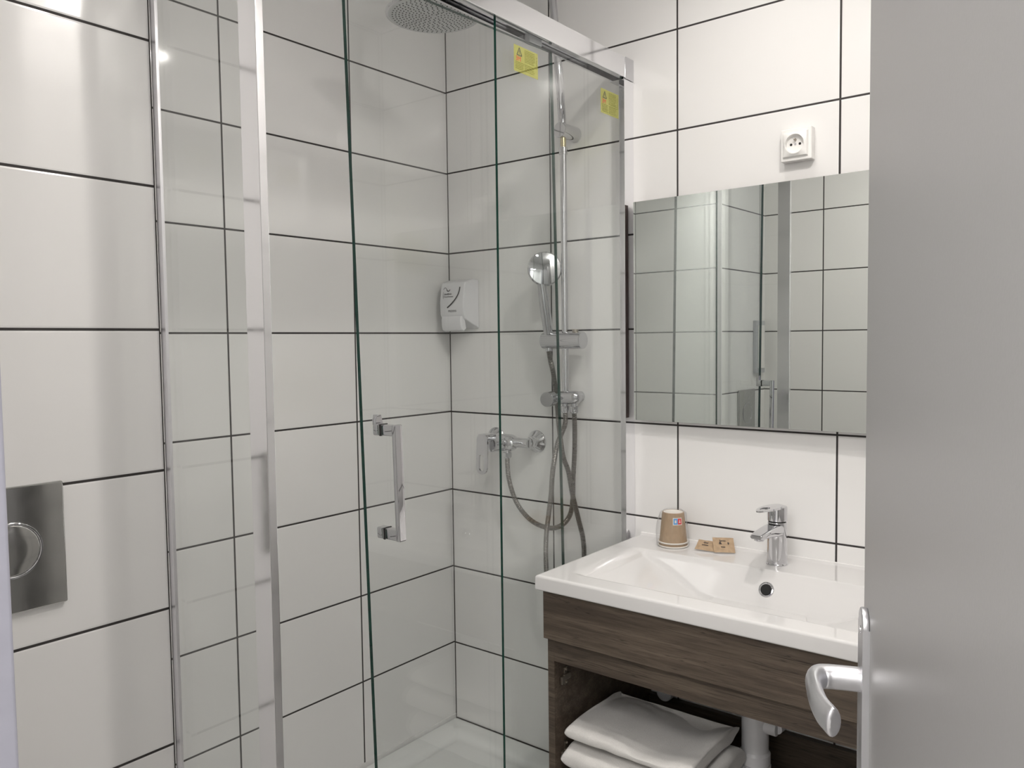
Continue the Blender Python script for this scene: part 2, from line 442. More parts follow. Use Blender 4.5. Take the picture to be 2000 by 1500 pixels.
tag(mk('shower_tray', tray(), ACRYLIC, angle=50), 'white low rectangular shower tray at the foot of the glass enclosure', 'shower tray')

# ================================================================== SHOWER ENCLOSURE
HB, HT = 1.897, 1.949
enc = thing('shower_enclosure', 'chrome framed glass shower enclosure with header rail, corner post and yellow stickers', 'shower enclosure', (0, 0, 0))
b = box((-1.1407, -.672, .0), (-1.1262, -.626, HT), .0012)
post = mk('corner_post', b, POLISHED, enc)
b = box((-1.126, -.672, HB), (-.0425, -.668, HT), .0010)
box((-1.126, -.668, HT-.004), (-.0425, -.626, HT), 0, bm=b)
box((-1.126, -.668, HB), (-.0425, -.661, HB+.006), 0, bm=b)
box((-1.126, -.655, HB+.004), (-.0425, -.650, HB+.020), 0, bm=b)
box((-1.126, -.632, HB), (-.0425, -.626, HT-.004), 0, bm=b)
box((-1.126, -.668, HB+.022), (-.0425, -.632, HB+.026), 0, bm=b)
rail = mk('header_rail', b, POLISHED, enc)
mk('end_cap', box((-.0425, -.6735, HB-.003), (-.0005, -.625, HT+.001), .001), CHROME, rail)
b = box((-.047, -.672, .001), (-.0005, -.656, HB-.004), .0006)
mk('wall_channel', b, CHANNEL, enc)
b = box((-1.1510, -.3940, .001), (-1.1450, -.3775, HT-.01), .0008)
mk('wall_channel', b, ALU, enc)
b = box((-1.1505, -.626, .001), (-1.1345, -.394, .020), .001)
mk('bottom_rail', b, BRUSHED, enc)
def pane(lo, hi, ax):
    """glass box: large faces clear, edges green"""
    b = box(lo, hi)
    bmesh.ops.recalc_face_normals(b, faces=b.faces)
    for f in b.faces: f.material_index = 0 if abs(f.normal[ax]) > .5 else 1
    return b
mk('side_panel', pane((-1.1400, -.632, .02), (-1.1340, -.385, HT-.012), 0), [GLASS, GLASS], enc, smooth=False)
fixed = mk('fixed_panel', pane((-.555, -.6645, .012), (-.0466, -.6585, HB+.003), 1), [GLASS, GEDGE], enc, smooth=False)
def sticker(x0, x1, z0, z1, parent):
    w = x1-x0; h = z1-z0; o = Vector((x0, -.6648, z0)); ux = (1, 0, 0); uy = (0, 0, 1)
    b = bmesh.new()
    vs = [b.verts.new(o + Vector((a*w, 0, c*h))) for a, c in ((0, 0), (1, 0), (1, 1), (0, 1))]; b.faces.new(vs).material_index = 0
    o2 = o + Vector((0, -.0003, 0)); rnd = random.Random(5)
    cx, cy, s = .22*w, .64*h, .10*w     # warning triangle
    tri = [(-s, 0), (s, 0), (0, s*1.9)]
    for a, c in ((0, 1), (1, 2), (2, 0)):
        p = Vector(tri[a]); q = Vector(tri[c]); d = (q-p).normalized()*.0; nn_ = Vector((-(q-p).y, (q-p).x)).normalized()*.0009
        prism([(cx+p.x-nn_.x, cy+p.y-nn_.y), (cx+q.x-nn_.x, cy+q.y-nn_.y), (cx+q.x+nn_.x, cy+q.y+nn_.y), (cx+p.x+nn_.x, cy+p.y+nn_.y)], o2, ux, uy, .0001, bm=b, mi=1)
    bar2d(b, o2, ux, uy, cx-.0008, cy+.005, cx+.0008, cy+.0110, 1, .0001); bar2d(b, o2, ux, uy, cx-.0008, cy+.0020, cx+.0008, cy+.0036, 1, .0001)
    text_bm(b, '3M', .0145, o2+Vector((.07*w, 0, .42*h)), ux, uy, 2, off=.0, thick=.0001)
    y = .90*h
    while y > .43*h:                     # block of small print beside the triangle
        bar2d(b, o2, ux, uy, .44*w, y, (.80+.08*rnd.random())*w, y+.0011, 3, .0001); y -= .0034
    y = .36*h
    while y > .07*h:
        bar2d(b, o2, ux, uy, .06*w, y, (.36+.05*rnd.random())*w, y+.0010, 3, .0001)
        bar2d(b, o2, ux, uy, .44*w, y, (.80+.10*rnd.random())*w, y+.0010, 3, .0001); y -= .0034
    for k in range(7): bar2d(b, o2, ux, uy, .93*w, (.38+.07*k)*h, .955*w, (.42+.07*k)*h, 3, .0001)
    return mk('warning_sticker', b, [YELLOW, INK, STRED, OLIVE], parent, smooth=False)
sticker(-.496, -.410, 1.803, 1.859, fixed)['label'] = 'yellow warning sticker under the header rail, nearer the corner'
sticker(-.149, -.064, 1.788, 1.848, fixed)['label'] = 'yellow warning sticker beside the wall channel'

door = thing('sliding_shower_door', 'frameless sliding glass shower door with green edge and chrome pull handle', 'shower door', (-.63, -.645, 1.0))
DT = math.radians(1.5)
door.rotation_euler = (0, DT*-1, 0)
# local frame of the door: origin in the middle of the pane
dm = mk('glass_pane', pane((-.2935, -.004, -.980), (.3205, .004, .880), 1), [GLASS, GEDGE], door, smooth=False)
mk('seal_strip', box((.3207, -.0042, -.975), (.3225, .0042, .870)), WRAP, door, smooth=False)
hz0, hz1 = -.128, .083
b = bmesh.new()
for z in (hz1-.019, hz0+.002):
    prism(rrect(.017, .019, .003, 4), (-.262, -.0035, z+.008), (1, 0, 0), (0, 0, 1), .044, .0008, bm=b) if False else None
hb = bmesh.new()
HX = -.262
box((HX-.0085, -.063, hz0), (HX+.0085, -.052, hz1), .0022, bm=hb)
for z in (hz1-.0205, hz0+.001): box((HX-.0085, -.055, z), (HX+.0085, -.024, z+.0195), .002, bm=hb)
handle = mk('pull_handle', hb, CHROME, door)
for z in (hz1-.0215, hz0):
    mk('gasket', box((HX-.0095, -.0245, z), (HX+.0095, -.0205, z+.0215), .001), BLACK, handle)
hb = bmesh.new()
for z in (hz1-.0215, hz0): box((HX-.009, -.021, z), (HX+.009, -.003, z+.0215), .003, bm=hb)
prism([(-.009, 0), (.009, 0), (.006, .010), (.004, .018), (-.006, .018), (-.009, .010)], (HX, -.003, hz1-.002), (1, 0, 0), (0, 0, 1), .010, .001, bm=hb)
mk('handle_mount', hb, CHROME, door)
mk('roller_hanger', box((.236, -.0035, .882), (.284, .012, .902), .003), GPLASTIC, door)

# ================================================================== SHOWER COLUMN
colm = thing('shower_column', 'chrome shower column with round rain head and sliding bracket', 'shower column', (-.0, -.489, 1.06))
def loc(p): return (p[0], p[1]+.489, p[2]-1.06)
RX = -.06
riser = mk('riser_pipe', tube([loc(q) for q in ((RX, -.490, 1.075), (RX, -.489, 1.74))], .0093, 24), CHROME, colm)
mk('collar', cyl(loc((RX, -.489, 1.725)), loc((RX, -.489, 1.745)), .0118, 28), CHROME, riser)
mk('brass_insert', cyl(loc((RX, -.489, 1.742)), loc((RX, -.489, 1.778)), .0080, 20), BRASS, riser)
arm = [(RX, -.489, 1.775), (RX, -.480, 1.90), (RX, -.469, 2.03), (RX, -.461, 2.12), (RX-.003, -.457, 2.165), (RX-.015, -.454, 2.190), (RX-.04, -.450, 2.205), (RX-.09, -.447, 2.208), (-.25, -.435, 2.200), (-.39, -.421, 2.175), (-.445, -.415, 2.150), (-.472, -.4125, 2.110), (-.477, -.412, 2.030)]
mk('shower_arm', tube(catmull([loc(q) for q in arm], 8), .0108, 24), CHROME, colm)
hc = loc((-.477, -.412, 1.988))
b = lathe(hc, (0, 0, 1), [(0, .110), (.001, .1125), (.005, .1135), (.009, .110), (.014, .080), (.018, .035), (.024, .018), (.040, .016), (.050, .012)], 72)
rh = mk('rain_head', b, CHROME, colm)
fb = lathe((hc[0], hc[1], hc[2]-.0015), (0, 0, 1), [(0, .1045), (.0016, .1065)], 72)
mk('spray_face', fb, HEADGREY, rh)
nb = bmesh.new()
for k in range(1, 13):
    r = .0078*k+.003; m = max(6, int(r*2*math.pi/.0115))
    for j in range(m):
        a = 2*math.pi*j/m + k*.37
        lathe((hc[0]+r*math.cos(a), hc[1]+r*math.sin(a), hc[2]-.0014), (0, 0, -1), [(0, .0019), (.0012, .0016)], 6, nb)
mk('nozzles', nb, NOZZLE, rh)
b = cyl(loc((-.001, -.489, 1.789)), loc((-.078, -.489, 1.789)), .0205, 36, .002)
mk('wall_bracket', b, CHROME, colm)
# sliding bracket
b = cyl(loc((RX, -.418, 1.222)), loc((RX, -.5485, 1.222)), .0235, 40, .0015)
sl = mk('sliding_bracket', b, CHROME, colm)
mk('release_button', cyl(loc((RX, -.523, 1.243)), loc((RX, -.523, 1.252)), .0085, 20), DARKSTEEL, sl)
# diverter at the bottom of the pipe
b = cyl(loc((RX, -.470, 1.064)), loc((RX, -.525, 1.066)), .0185, 32, .004)
b = lathe(loc((RX, -.520, 1.066)), (0, -1, 0), [(0, .0185), (.008, .0175), (.014, .013), (.017, .006), (.0175, .001)], 32, b)
dv = mk('diverter', b, CHROME, colm)
mk('diverter_knob', cyl(loc((RX-.014, -.452, 1.062)), loc((RX-.046, -.458, 1.061)), .0205, 36, .002), CHROME, dv)
mk('diverter_stem', cyl(loc((RX, -.462, 1.062)), loc((RX-.02, -.452, 1.062)), .012, 24), CHROME, dv)
mk('wall_mount', cyl(loc((-.001, -.500, 1.066)), loc((RX, -.500, 1.066)), .014, 28), CHROME, dv)
for y in (-.488, -.5175):
    b = cyl(loc((RX, y, 1.052)), loc((RX, y, 1.040)), .0085, 20)
    b = lathe(loc((RX, y, 1.043)), (0, 0, -1), [(0, .009), (.001, .0115), (.016, .0115), (.020, .0095)], 12, b)
    mk('outlet_nut', b, CHROME, dv)

# hand shower
hs = thing('hand_shower', 'chrome hand shower with round head resting in the sliding bracket', 'hand shower', (RX-.018, -.440, 1.222))
def lh(p): return (p[0]-(RX-.018), p[1]+.440, p[2]-1.222)
hpts = catmull([lh(q) for q in ((RX-.002, -.4365, 1.212), (RX-.006, -.4370, 1.245), (RX-.017, -.4370, 1.30), (RX-.026, -.4365, 1.345), (RX-.034, -.436, 1.385))], 8)
mk('handle', tube(hpts, .012, 24, radii=[.0105+.0045*math.sin(min(1, i/22)*math.pi*.5) - .003*max(0, (i-20)/12) for i in range(len(hpts))]), CHROME, hs)
hd = Vector((-.72, -.62, .10)).normalized()         # the chrome back of the head looks out of the shower
hcen = Vector(lh((-.088, -.443, 1.4185)))
b = lathe(hcen - hd*.004, hd, [(-.004, .0445), (0, .0475), (.006, .0475), (.011, .0440), (.0125, .036), (.0142, .024), (.0150, .010), (.0152, .001)], 48)
mk('head', b, CHROME, hs)
mk('spray_face', lathe(hcen - hd*.013, hd, [(0, .041), (.004, .046), (.009, .046)], 48), BLACK, hs)
mk('hose_nut', cyl(lh((RX-.004, -.4365, 1.202)), lh((RX-.004, -.4368, 1.192)), .0095, 12), CHROME, hs)

# hoses
A = [(-.064, -.4368, 1.193), (-.060, -.4395, 1.165), (-.044, -.4340, 1.1430), (-.034, -.4350, 1.100), (-.030, -.4356, 1.059), (-.032, -.4420, 1.027), (-.044, -.4540, .988), (-.070, -.481, .93), (-.070, -.489, .895), (-.066, -.501, .86), (-.068, -.515, .80), (-.070, -.5345, .737), (-.070, -.550, .68), (-.070, -.552, .62), (-.070, -.538, .545), (-.070, -.50, .505), (-.070, -.46, .50), (-.070, -.43, .535), (-.070, -.424, .60), (-.072, -.427, .67), (-.074, -.438, .737), (-.078, -.450, .795), (-.092, -.464, .845), (-.099, -.475, .885), (-.094, -.4845, .94), (-.064, -.489, .99), (RX, -.488, 1.027)]
tag(mk('shower_hose', hose_bm(A), HOSE), 'long ribbed metal hose hanging from the hand shower and crossing itself', 'hose')
B = [(RX, -.5175, 1.027), (-.058, -.5175, .98), (-.053, -.5125, .91), (-.048, -.504, .84), (-.044, -.499, .78), (-.045, -.490, .735), (-.045, -.462, .703), (-.048, -.425, .690), (-.051, -.375, .697), (-.054, -.335, .722), (-.057, -.305, .760), (-.059, -.285, .815), (-.059, -.279, .86), (-.0575, -.2785, .885)]
tag(mk('supply_hose', hose_bm(B), HOSE), 'ribbed metal hose looping from the shower mixer up to the column', 'hose')

# ================================================================== SHOWER MIXER
mx = thing('shower_mixer', 'chrome wall mixer tap with a loop lever inside the shower', 'mixer tap', (0, -.267, .925))
def lm(p): return (p[0], p[1]+.267, p[2]-.925)
for y in (-.190, -.345):
    mk('escutcheon', lathe(lm((-.0005, y, .927)), (-1, 0, 0), [(0, .033), (.002, .0335), (.006, .031), (.020, .017), (.026, .016)], 40), CHROME, mx)
    mk('union_nut', lathe(lm((-.022, y, .927)), (-1, 0, 0), [(0, .014), (.001, .0165), (.018, .0165), (.022, .014)], 8), CHROME, mx)
b = cyl(lm((-.052, -.180, .927)), lm((-.052, -.357, .927)), .0150, 36, .003)
b = lathe(lm((-.052, -.232, .925)), (0, -1, 0), [(-.004, .015), (0, .021), (.010, .025), (.058, .025), (.068, .021), (.075, .015)], 36, b)
body = mk('body', b, CHROME, mx)
mk('cartridge', lathe(lm((-.050, -.262, .925)), (-1, 0, 0), [(0, .025), (.030, .025), (.034, .0235), (.060, .0235), (.068, .021), (.070, .012)], 36), CHROME, mx)
b = prism(rrect(.034, .020, .004, 4), lm((-.112, -.259, .948)), (0, -1, 0), (0, 0, 1), .030, .002) if False else box(lm((-.150, -.277, .9375)), lm((-.104, -.243, .957)), .004)
outer = rrect(.040, .116, .0190, 10, 0, -.043)
inner = rrect(.0190, .048, .0094, 10, 0, -.068)
ring_prism(outer, inner, lm((-.150, -.260, .944)), (0, -1, 0), (.05, 0, 1), -.006, bm=b)
mk('lever', b, CHROME, mx)
b = cyl(lm((-.057, -.2785, .905)), lm((-.057, -.2785, .893)), .009, 20)
b = lathe(lm((-.057, -.2785, .897)), (0, 0, -1), [(0, .010), (.001, .0125), (.014, .0125), (.017, .010)], 12, b)
mk('outlet_nut', b, CHROME, mx)

# ================================================================== SOAP DISPENSER
sd = thing('soap_dispenser', 'white wall soap dispenser with dark curved stripe in the shower corner', 'soap dispenser', (0, -.078, 1.34))
def ls(p): return (p[0], p[1]+.078, p[2]-1.34)
y0, y1 = -.128, -.030
prof = [(-.0005, 1.412), (-.030, 1.413), (-.062, 1.402), (-.066, 1.392), (-.0735, 1.345), (-.072, 1.305), (-.063, 1.290), (-.0005, 1.262)]
b = bmesh.new()
prism([(p[0], p[1]-1.34) for p in prof], (0, y0+.078, 0), (1, 0, 0), (0, 0, 1), -(y1-y0), .004, bm=b, seg=3)
mk('housing', b, WPLASTIC, sd)
yc0 = (y0+y1)/2
bar = [(-.058, 1.300), (-.0745, 1.300), (-.077, 1.290), (-.076, 1.270), (-.072, 1.258), (-.062, 1.254), (-.050, 1.262)]
b = prism([(p[0], p[1]-1.34) for p in bar], (0, y0+.086, 0), (1, 0, 0), (0, 0, 1), -(y1-y0-.016), .004, seg=3)
mk('push_bar', b, GPLASTIC if False else WPLASTIC, sd)
# print on the curved front: map (a across, z) to the front surface
def fx(z):
    pts = [(1.30, -.0722), (1.305, -.0724), (1.345, -.0739), (1.392, -.0664), (1.402, -.0624)]
    for (za, xa), (zb, xb) in zip(pts, pts[1:]):
        if z <= zb: return xa+(xb-xa)*(z-za)/(zb-za)
    return pts[-1][1]
def on_front(bm):
    for v in bm.verts:
        v.co.x = fx(v.co.z+1.34) - .0006 + v.co.x
pb = bmesh.new()
arc = []
for k in range(15):
    t = k/14; arc.append((-.110+.048*t**2.3, 1.388-.062*t))
wA = .0022
P_ = [Vector(a) for a in arc]; L_, R_ = [], []
for i, p in enumerate(P_):
    d = (P_[min(i+1, 14)]-P_[max(i-1, 0)]).normalized(); nn_ = Vector((-d.y, d.x))*wA
    L_.append(p+nn_); R_.append(p-nn_)
for i in range(14):
    q = [L_[i], L_[i+1], R_[i+1], R_[i]]
    pb.faces.new([pb.verts.new((0, c.x+.078, c.y-1.34)) for c in q])
text_bm(pb, 'PREVENS', .0085, (0, -.066+.078, 1.313-1.34), (0, -1, 0), (0, 0, 1), 0, thick=.0)
text_bm(pb, 'Hair&Body', .0068, (0, -.048+.078, 1.366-1.34), (0, -1, 0), (0, 0, 1), 0, thick=.0, off=.0001)
text_bm(pb, 'Corps/Cheveux', .0062, (0, -.046+.078, 1.358-1.34), (0, -1, 0), (0, 0, 1), 0, thick=.0, off=.0001)
for c0, c1, rr, a0, a1, w_ in ((-.050, 1.3805, .007, 20, 170, .0008), (-.064, 1.3845, .008, 190, 340, .0014), (-.062, 1.366, .021, -205+360, 215, .0006)):
    seg = 10
    for k in range(seg):
        q = []
        for aa, ro in ((k, rr-w_), (k+1, rr-w_), (k+1, rr+w_), (k, rr+w_)):
            an = math.radians(a0+(a1-a0)*aa/seg); q.append(pb.verts.new((0, c0 - ro*math.cos(an)*.9+.078, c1+ro*math.sin(an)-1.34)))
        pb.faces.new(q)
on_front(pb)
mk('front_print', pb, INK, sd, smooth=False)

# ================================================================== MIRROR
mirr = thing('wall_mirror', 'frameless rectangular wall mirror with brown board side above the washbasin', 'mirror', (-.0, -.686, 1.295), -.0155)
# local: y runs away from the corner (negative)
b = box((-.0265, -.80, -.284), (-.0245, 0, .284))
b.normal_update()
for f in b.faces: f.material_index = 0 if f.calc_center_median().x < -.0264 else 1
mk('mirror_glass', b, [MIRROR, POLISHED], mirr, smooth=False)
mk('backing_board', box((-.0243, -.795, -.281), (-.0065, 0.0, .281), .0), BROWNEDGE, mirr, smooth=False)
b = box((-.0060, -.70, -.20), (.0045, -.66, .20)); 
mk('hanging_batten', b, BROWNEDGE, mirr, smooth=False)

# ================================================================== SOCKET
sk = thing('power_socket', 'white surface mounted power socket above the mirror', 'power socket', (0, -1.104, 1.661))
mk('frame', box((-.024, -.0375, -.0365), (-.0003, .0325, .0365), .0025, 3), SPLASTIC, sk)
cen = [(.024*math.cos(2*math.pi*k/40), .024*math.sin(2*math.pi*k/40)) for k in range(40)]
def sq(w, n=40):
    out = []
    for k in range(n):
        a = 2*math.pi*k/n; c, s = math.cos(a), math.sin(a); m = max(abs(c), abs(s)); out.append((w*c/m, w*s/m))
    return out
b = bmesh.new()
def ringrow(poly, x): return [b.verts.new((x, -.0015-p[0], p[1])) for p in poly]
r1 = ringrow(sq(.0285), -.024); r2_ = ringrow(sq(.0265), -.030); r3 = ringrow([(p[0]*.93, p[1]*.93) for p in cen], -.034); r4 = ringrow([(p[0]*.88, p[1]*.88) for p in cen], -.034); r5 = ringrow([(p[0]*.84, p[1]*.84) for p in cen], -.0245)
for A_, B_ in ((r1, r2_), (r2_, r3), (r3, r4), (r4, r5)):
    for k in range(40): b.faces.new((A_[k], A_[(k+1) % 40], B_[(k+1) % 40], B_[k]))
b.faces.new(r5)
ins = mk('socket_face', b, SPLASTIC, sk, angle=25)
for yy in (.0085, -.0115): mk('contact_hole', cyl((-.0252, yy, 0), (-.0243, yy, 0), .0029, 16, .0001), DARKHOLE, ins)
mk('earth_pin', lathe((-.0235, -.0015, .010), (-1, 0, 0), [(0, .0026), (.008, .0026), (.0105, .0014), (.011, .0004)], 16), DARKSTEEL, ins)
mk('centre_screw', cyl((-.0243, -.0015, 0), (-.0256, -.0015, 0), .0024, 12, .0002), SATIN, ins)

# ================================================================== WASHBASIN
BX0, BX1, BY0, BY1 = -.475, -.0015, -1.490, -.6905
ZT = .7035
def lin(a, b, n): return [a+(b-a)*i/n for i in range(n+1)]
def smin(a, b, k):
    h = max(0, min(1, .5+.5*(b-a)/k)); return b+(a-b)*h-k*h*(1-h)
def bowl(x, y):
    db = -.140-x; df = x+.415; dl = -.752-y; dr = y+1.428
    if min(db, df, dl, dr) <= -.02: return 0
    a = smin(db*1.9, df*1.5, .012); c = smin(dl*.42, dr*.42, .01)
    d = smin(a, c, .010); d = smin(d, .092, .02)
    # soft lip
    if d < -.004: return 0
    t = (d+.004); return d if d > .012 else max(0, (t*t)/.032*1.0) if t < .016 else d
xs = [BX0, BX0+.0008, BX0+.0025, BX0+.005, BX0+.009] + lin(BX0+.014, BX1-.006, 84) + [BX1-.002, BX1]
ys = [BY0, BY0+.0008, BY0+.0025, BY0+.005, BY0+.009] + lin(BY0+.014, BY1-.014, 150) + [BY1-.009, BY1-.005, BY1-.0025, BY1-.0008, BY1]
def edge_drop(d, r=.006):
    return r-math.sqrt(max(0, r*r-(r-d)**2)) if d < r else 0
b = bmesh.new(); G = []
for x in xs:
    row = []
    for y in ys:
        d = min(x-BX0, y-BY0, BY1-y); z = ZT-edge_drop(d)-bowl(x, y)
        if x > BX1-.012: z += .004*min(1, (x-(BX1-.012))/.01)
        row.append(b.verts.new((x, y, z)))
    G.append(row)
for i in range(len(xs)-1):
    for j in range(len(ys)-1): b.faces.new((G[i][j], G[i+1][j], G[i+1][j+1], G[i][j+1]))
nx, ny = len(xs), len(ys)
brim = [G[i][0] for i in range(nx)] + [G[-1][j] for j in range(1, ny)] + [G[i][-1] for i in range(nx-2, -1, -1)] + [G[0][j] for j in range(ny-2, 0, -1)]
prev = brim; K = len(brim); cxm, cym = (BX0+BX1)/2, (BY0+BY1)/2
for dz, inset in ((.030, 0), (.0325, .001), (.034, .003), (.034, .012), (.060, .020)):
    cur = []
    for v in brim:
        x = v.co.x + (inset if v.co.x < BX0+.01 else (-0 if v.co.x > BX1-.01 else 0)); y = v.co.y
        if v.co.y < BY0+.01: y += inset
        if v.co.y > BY1-.01: y -= inset
        cur.append(b.verts.new((x, y, ZT-dz)))
    for i in range(K): b.faces.new((prev[i], cur[i], cur[(i+1) % K], prev[(i+1) % K]))
    prev = cur
    if dz == .034 and inset == .012: break
under = []
wb = thing('washbasin', 'white rectangular ceramic washbasin with sloping bowl on the wooden vanity', 'washbasin', (0, 0, 0))
basin = mk('basin', b, CERAMIC, wb, angle=55)
on_ = Vector((-1, 0, .52)).normalized()
oc = Vector((-.1592, -1.094, .6645))
ov = mk('overflow_ring', lathe(oc-on_*.004, on_, [(0, .0175), (.005, .0175), (.0075, .0160), (.0080, .0135), (.0065, .0115), (.003, .0110)], 40, cap=False), CHROME, wb)
mk('overflow_hole', lathe(oc-on_*.004, on_, [(0, .0114), (.0075, .0114)], 32), DARKHOLE, wb)
mk('silicone_bead', cyl((-.0025, BY0+.002, ZT+.0015), (-.0025, BY1-.001, ZT+.0015), .0035, 10), SILICONE, wb)
# underside of the bowl, inside the cabinet
b = lathe((-.24, -1.083, .63), (0, 0, -1), [(0, .12), (.03, .09), (.045, .03), (.06, .025)], 24)
mk('bowl_underside', b, CERAMIC, wb)

# ================================================================== BASIN TAP
tp = thing('basin_tap', 'chrome single lever basin tap at the back of the washbasin', 'tap', (-.0775, -1.0875, ZT))
b = lathe((0, 0, 0), (0, 0, 1), [(0, .0245), (.002, .0245), (.004, .0228), (.060, .0220), (.096, .0215), (.098, .0205)], 48)
tb = mk('tap_body', b, CHROME, tp)
# spout: loft of rounded sections running away from the wall
def loft(secs, name, parent, mat):
    bb = bmesh.new(); R = []
    for (x, zb, zt, w, r) in secs:
        ro = rrect(w, zt-zb, min(r, w/2-.0003, (zt-zb)/2-.0003), 5, 0, (zb+zt)/2)
        R.append([bb.verts.new((x, p[0], p[1])) for p in ro])
    for A_, B_ in zip(R, R[1:]):
        k = len(A_)
        for i in range(k): bb.faces.new((A_[i], A_[(i+1) % k], B_[(i+1) % k], B_[i]))
    bb.faces.new(R[0]); bb.faces.new(R[-1]); return mk(name, bb, mat, parent)
loft([(.006, .066, .0965, .038, .010), (-.018, .067, .0965, .0385, .010), (-.040, .071, .0965, .037, .008), (-.070, .076, .0955, .035, .007), (-.100, .079, .0935, .033, .006), (-.122, .0805, .0915, .030, .005), (-.1275, .083, .0895, .024, .003)], 'spout', tp, CHROME)
mk('aerator', cyl((-.108, 0, .0805), (-.108, 0, .0755), .0105, 24), CHROME, tp)
mk('seam_ring', cyl((0, 0, .0975), (0, 0, .1005), .0195, 32, .0002), BLACK, tp)
b = lathe((0, 0, .1005), (0, 0, 1), [(0, .0200), (.001, .0220), (.030, .0225), (.033, .0215), (.0345, .018), (.035, .008)], 48)
mk('tap_head', b, CHROME, tp)
lv_ = bmesh.new()
no = []; ni = []
m = 40
for k in range(m):
    a = 2*math.pi*k/m; c, s = math.cos(a), math.sin(a)
    no.append((-.053+ .064*c, (.0210-.006*(1-c)*.5)*s)); ni.append((-.076+.022*c, .0085*s))
def zt_(x): return .137+.0000+max(0, -x)*.045
for poly, other in ((no, ni),):
    T = [lv_.verts.new((p[0], p[1], zt_(p[0])-.0003*0)) for p in no]; TI = [lv_.verts.new((p[0], p[1], zt_(p[0])+.0006)) for p in ni]
    Bm = [lv_.verts.new((p[0], p[1], zt_(p[0])-.0065+.0035*min(1, max(0, -p[0]/.1)))) for p in no]; BI = [lv_.verts.new((p[0], p[1], zt_(p[0])-.005)) for p in ni]
    for i in range(m):
        j = (i+1) % m
        lv_.faces.new((T[i], T[j], TI[j], TI[i])); lv_.faces.new((Bm[i], BI[i], BI[j], Bm[j]))
        lv_.faces.new((T[i], Bm[i], Bm[j], T[j])); lv_.faces.new((TI[i], TI[j], BI[j], BI[i]))
mk('lever', lv_, CHROME, tp, angle=50)

# ================================================================== VANITY
va = thing('vanity_unit', 'dark rustic wood vanity unit with open shelf under the washbasin', 'vanity unit', (0, 0, 0))
VY0, VY1 = -1.478, -.703
mk('fascia_board', box((-.463, VY0, .560), (-.447, VY1, .6685), .0008), WOOD, va)
mk('lower_rail', box((-.447, VY0+.0175, .506), (-.431, VY1-.0175, .640), .0006), WOOD, va)
for ya, yb in ((VY1-.0175, VY1), (VY0, VY0+.0175)):
    sp = mk('side_panel', box((-.447, ya, .150), (-.002, yb, .6685), .0006), WOOD, va)
mk('bottom_panel', box((-.447, VY0+.0175, .150), (-.002, VY1-.0175, .167), .0006), WOOD, va)
mk('back_rail', box((-.018, VY0+.0175, .167), (-.002, VY1-.0175, .280), .0006), WOOD, va)
for z0_, z1_ in ((.440, .480), (.268, .308)):
    hb = box((-.412, -.7235, z0_), (-.400, -.7208, z1_), .0004)
    box((-.418, -.7285, z0_+.012), (-.393, -.7215, z1_-.014), .002, bm=hb)
    cyl((-.405, -.722, z0_+.006), (-.405, -.7262, z0_+.006), .003, 10, bm=hb); cyl((-.405, -.722, z1_-.005), (-.405, -.7262, z1_-.005), .003, 10, bm=hb)
    box((-.428, -.7285, z0_+.006), (-.416, -.7225, z0_+.024), .001, bm=hb)
    mk('hinge_plate', hb, DARKSTEEL, va)

# ================================================================== WASTE TRAP
tr = thing('waste_trap', 'pale grey plastic bottle trap under the washbasin', 'waste trap', (-.15, -1.066, 0))
b = lathe((0, 0, .58), (0, 0, -1), [(0, .017), (.18, .017), (.182, .026), (.205, .029), (.225, .030), (.290, .030), (.296, .034), (.318, .034), (.322, .030), (.36, .030), (.385, .022), (.39, .010)], 36)
mk('bottle', b, WPLASTIC, tr)
b = cyl((0, -.020, .352), (0, -.052, .352), .0175, 24, .003); cyl((0, -.048, .352), (.140, -.060, .352), .014, 20, bm=b)
mk('outlet_pipe', b, WPLASTIC, tr)
b = bmesh.new()
for k in range(28):
    a = 2*math.pi*k/28; box((.0335*math.cos(a)-.0012, .0335*math.sin(a)-.0012, .222), (.0335*math.cos(a)+.0012, .0335*math.sin(a)+.0012, .258), 0, bm=b)
mk('cap_ribs', b, WPLASTIC, tr)
vv = thing('pipe_end', 'round white plastic pipe end on the wall inside the vanity', 'pipe end', (0, -.795, .318))
mk('pipe_cap', cyl((-.002, 0, 0), (-.075, 0, 0), .021, 28, .004), WPLASTIC, vv)
mk('wall_flange', cyl((-.0005, 0, 0), (-.010, 0, 0), .030, 28, .002), WPLASTIC, vv)

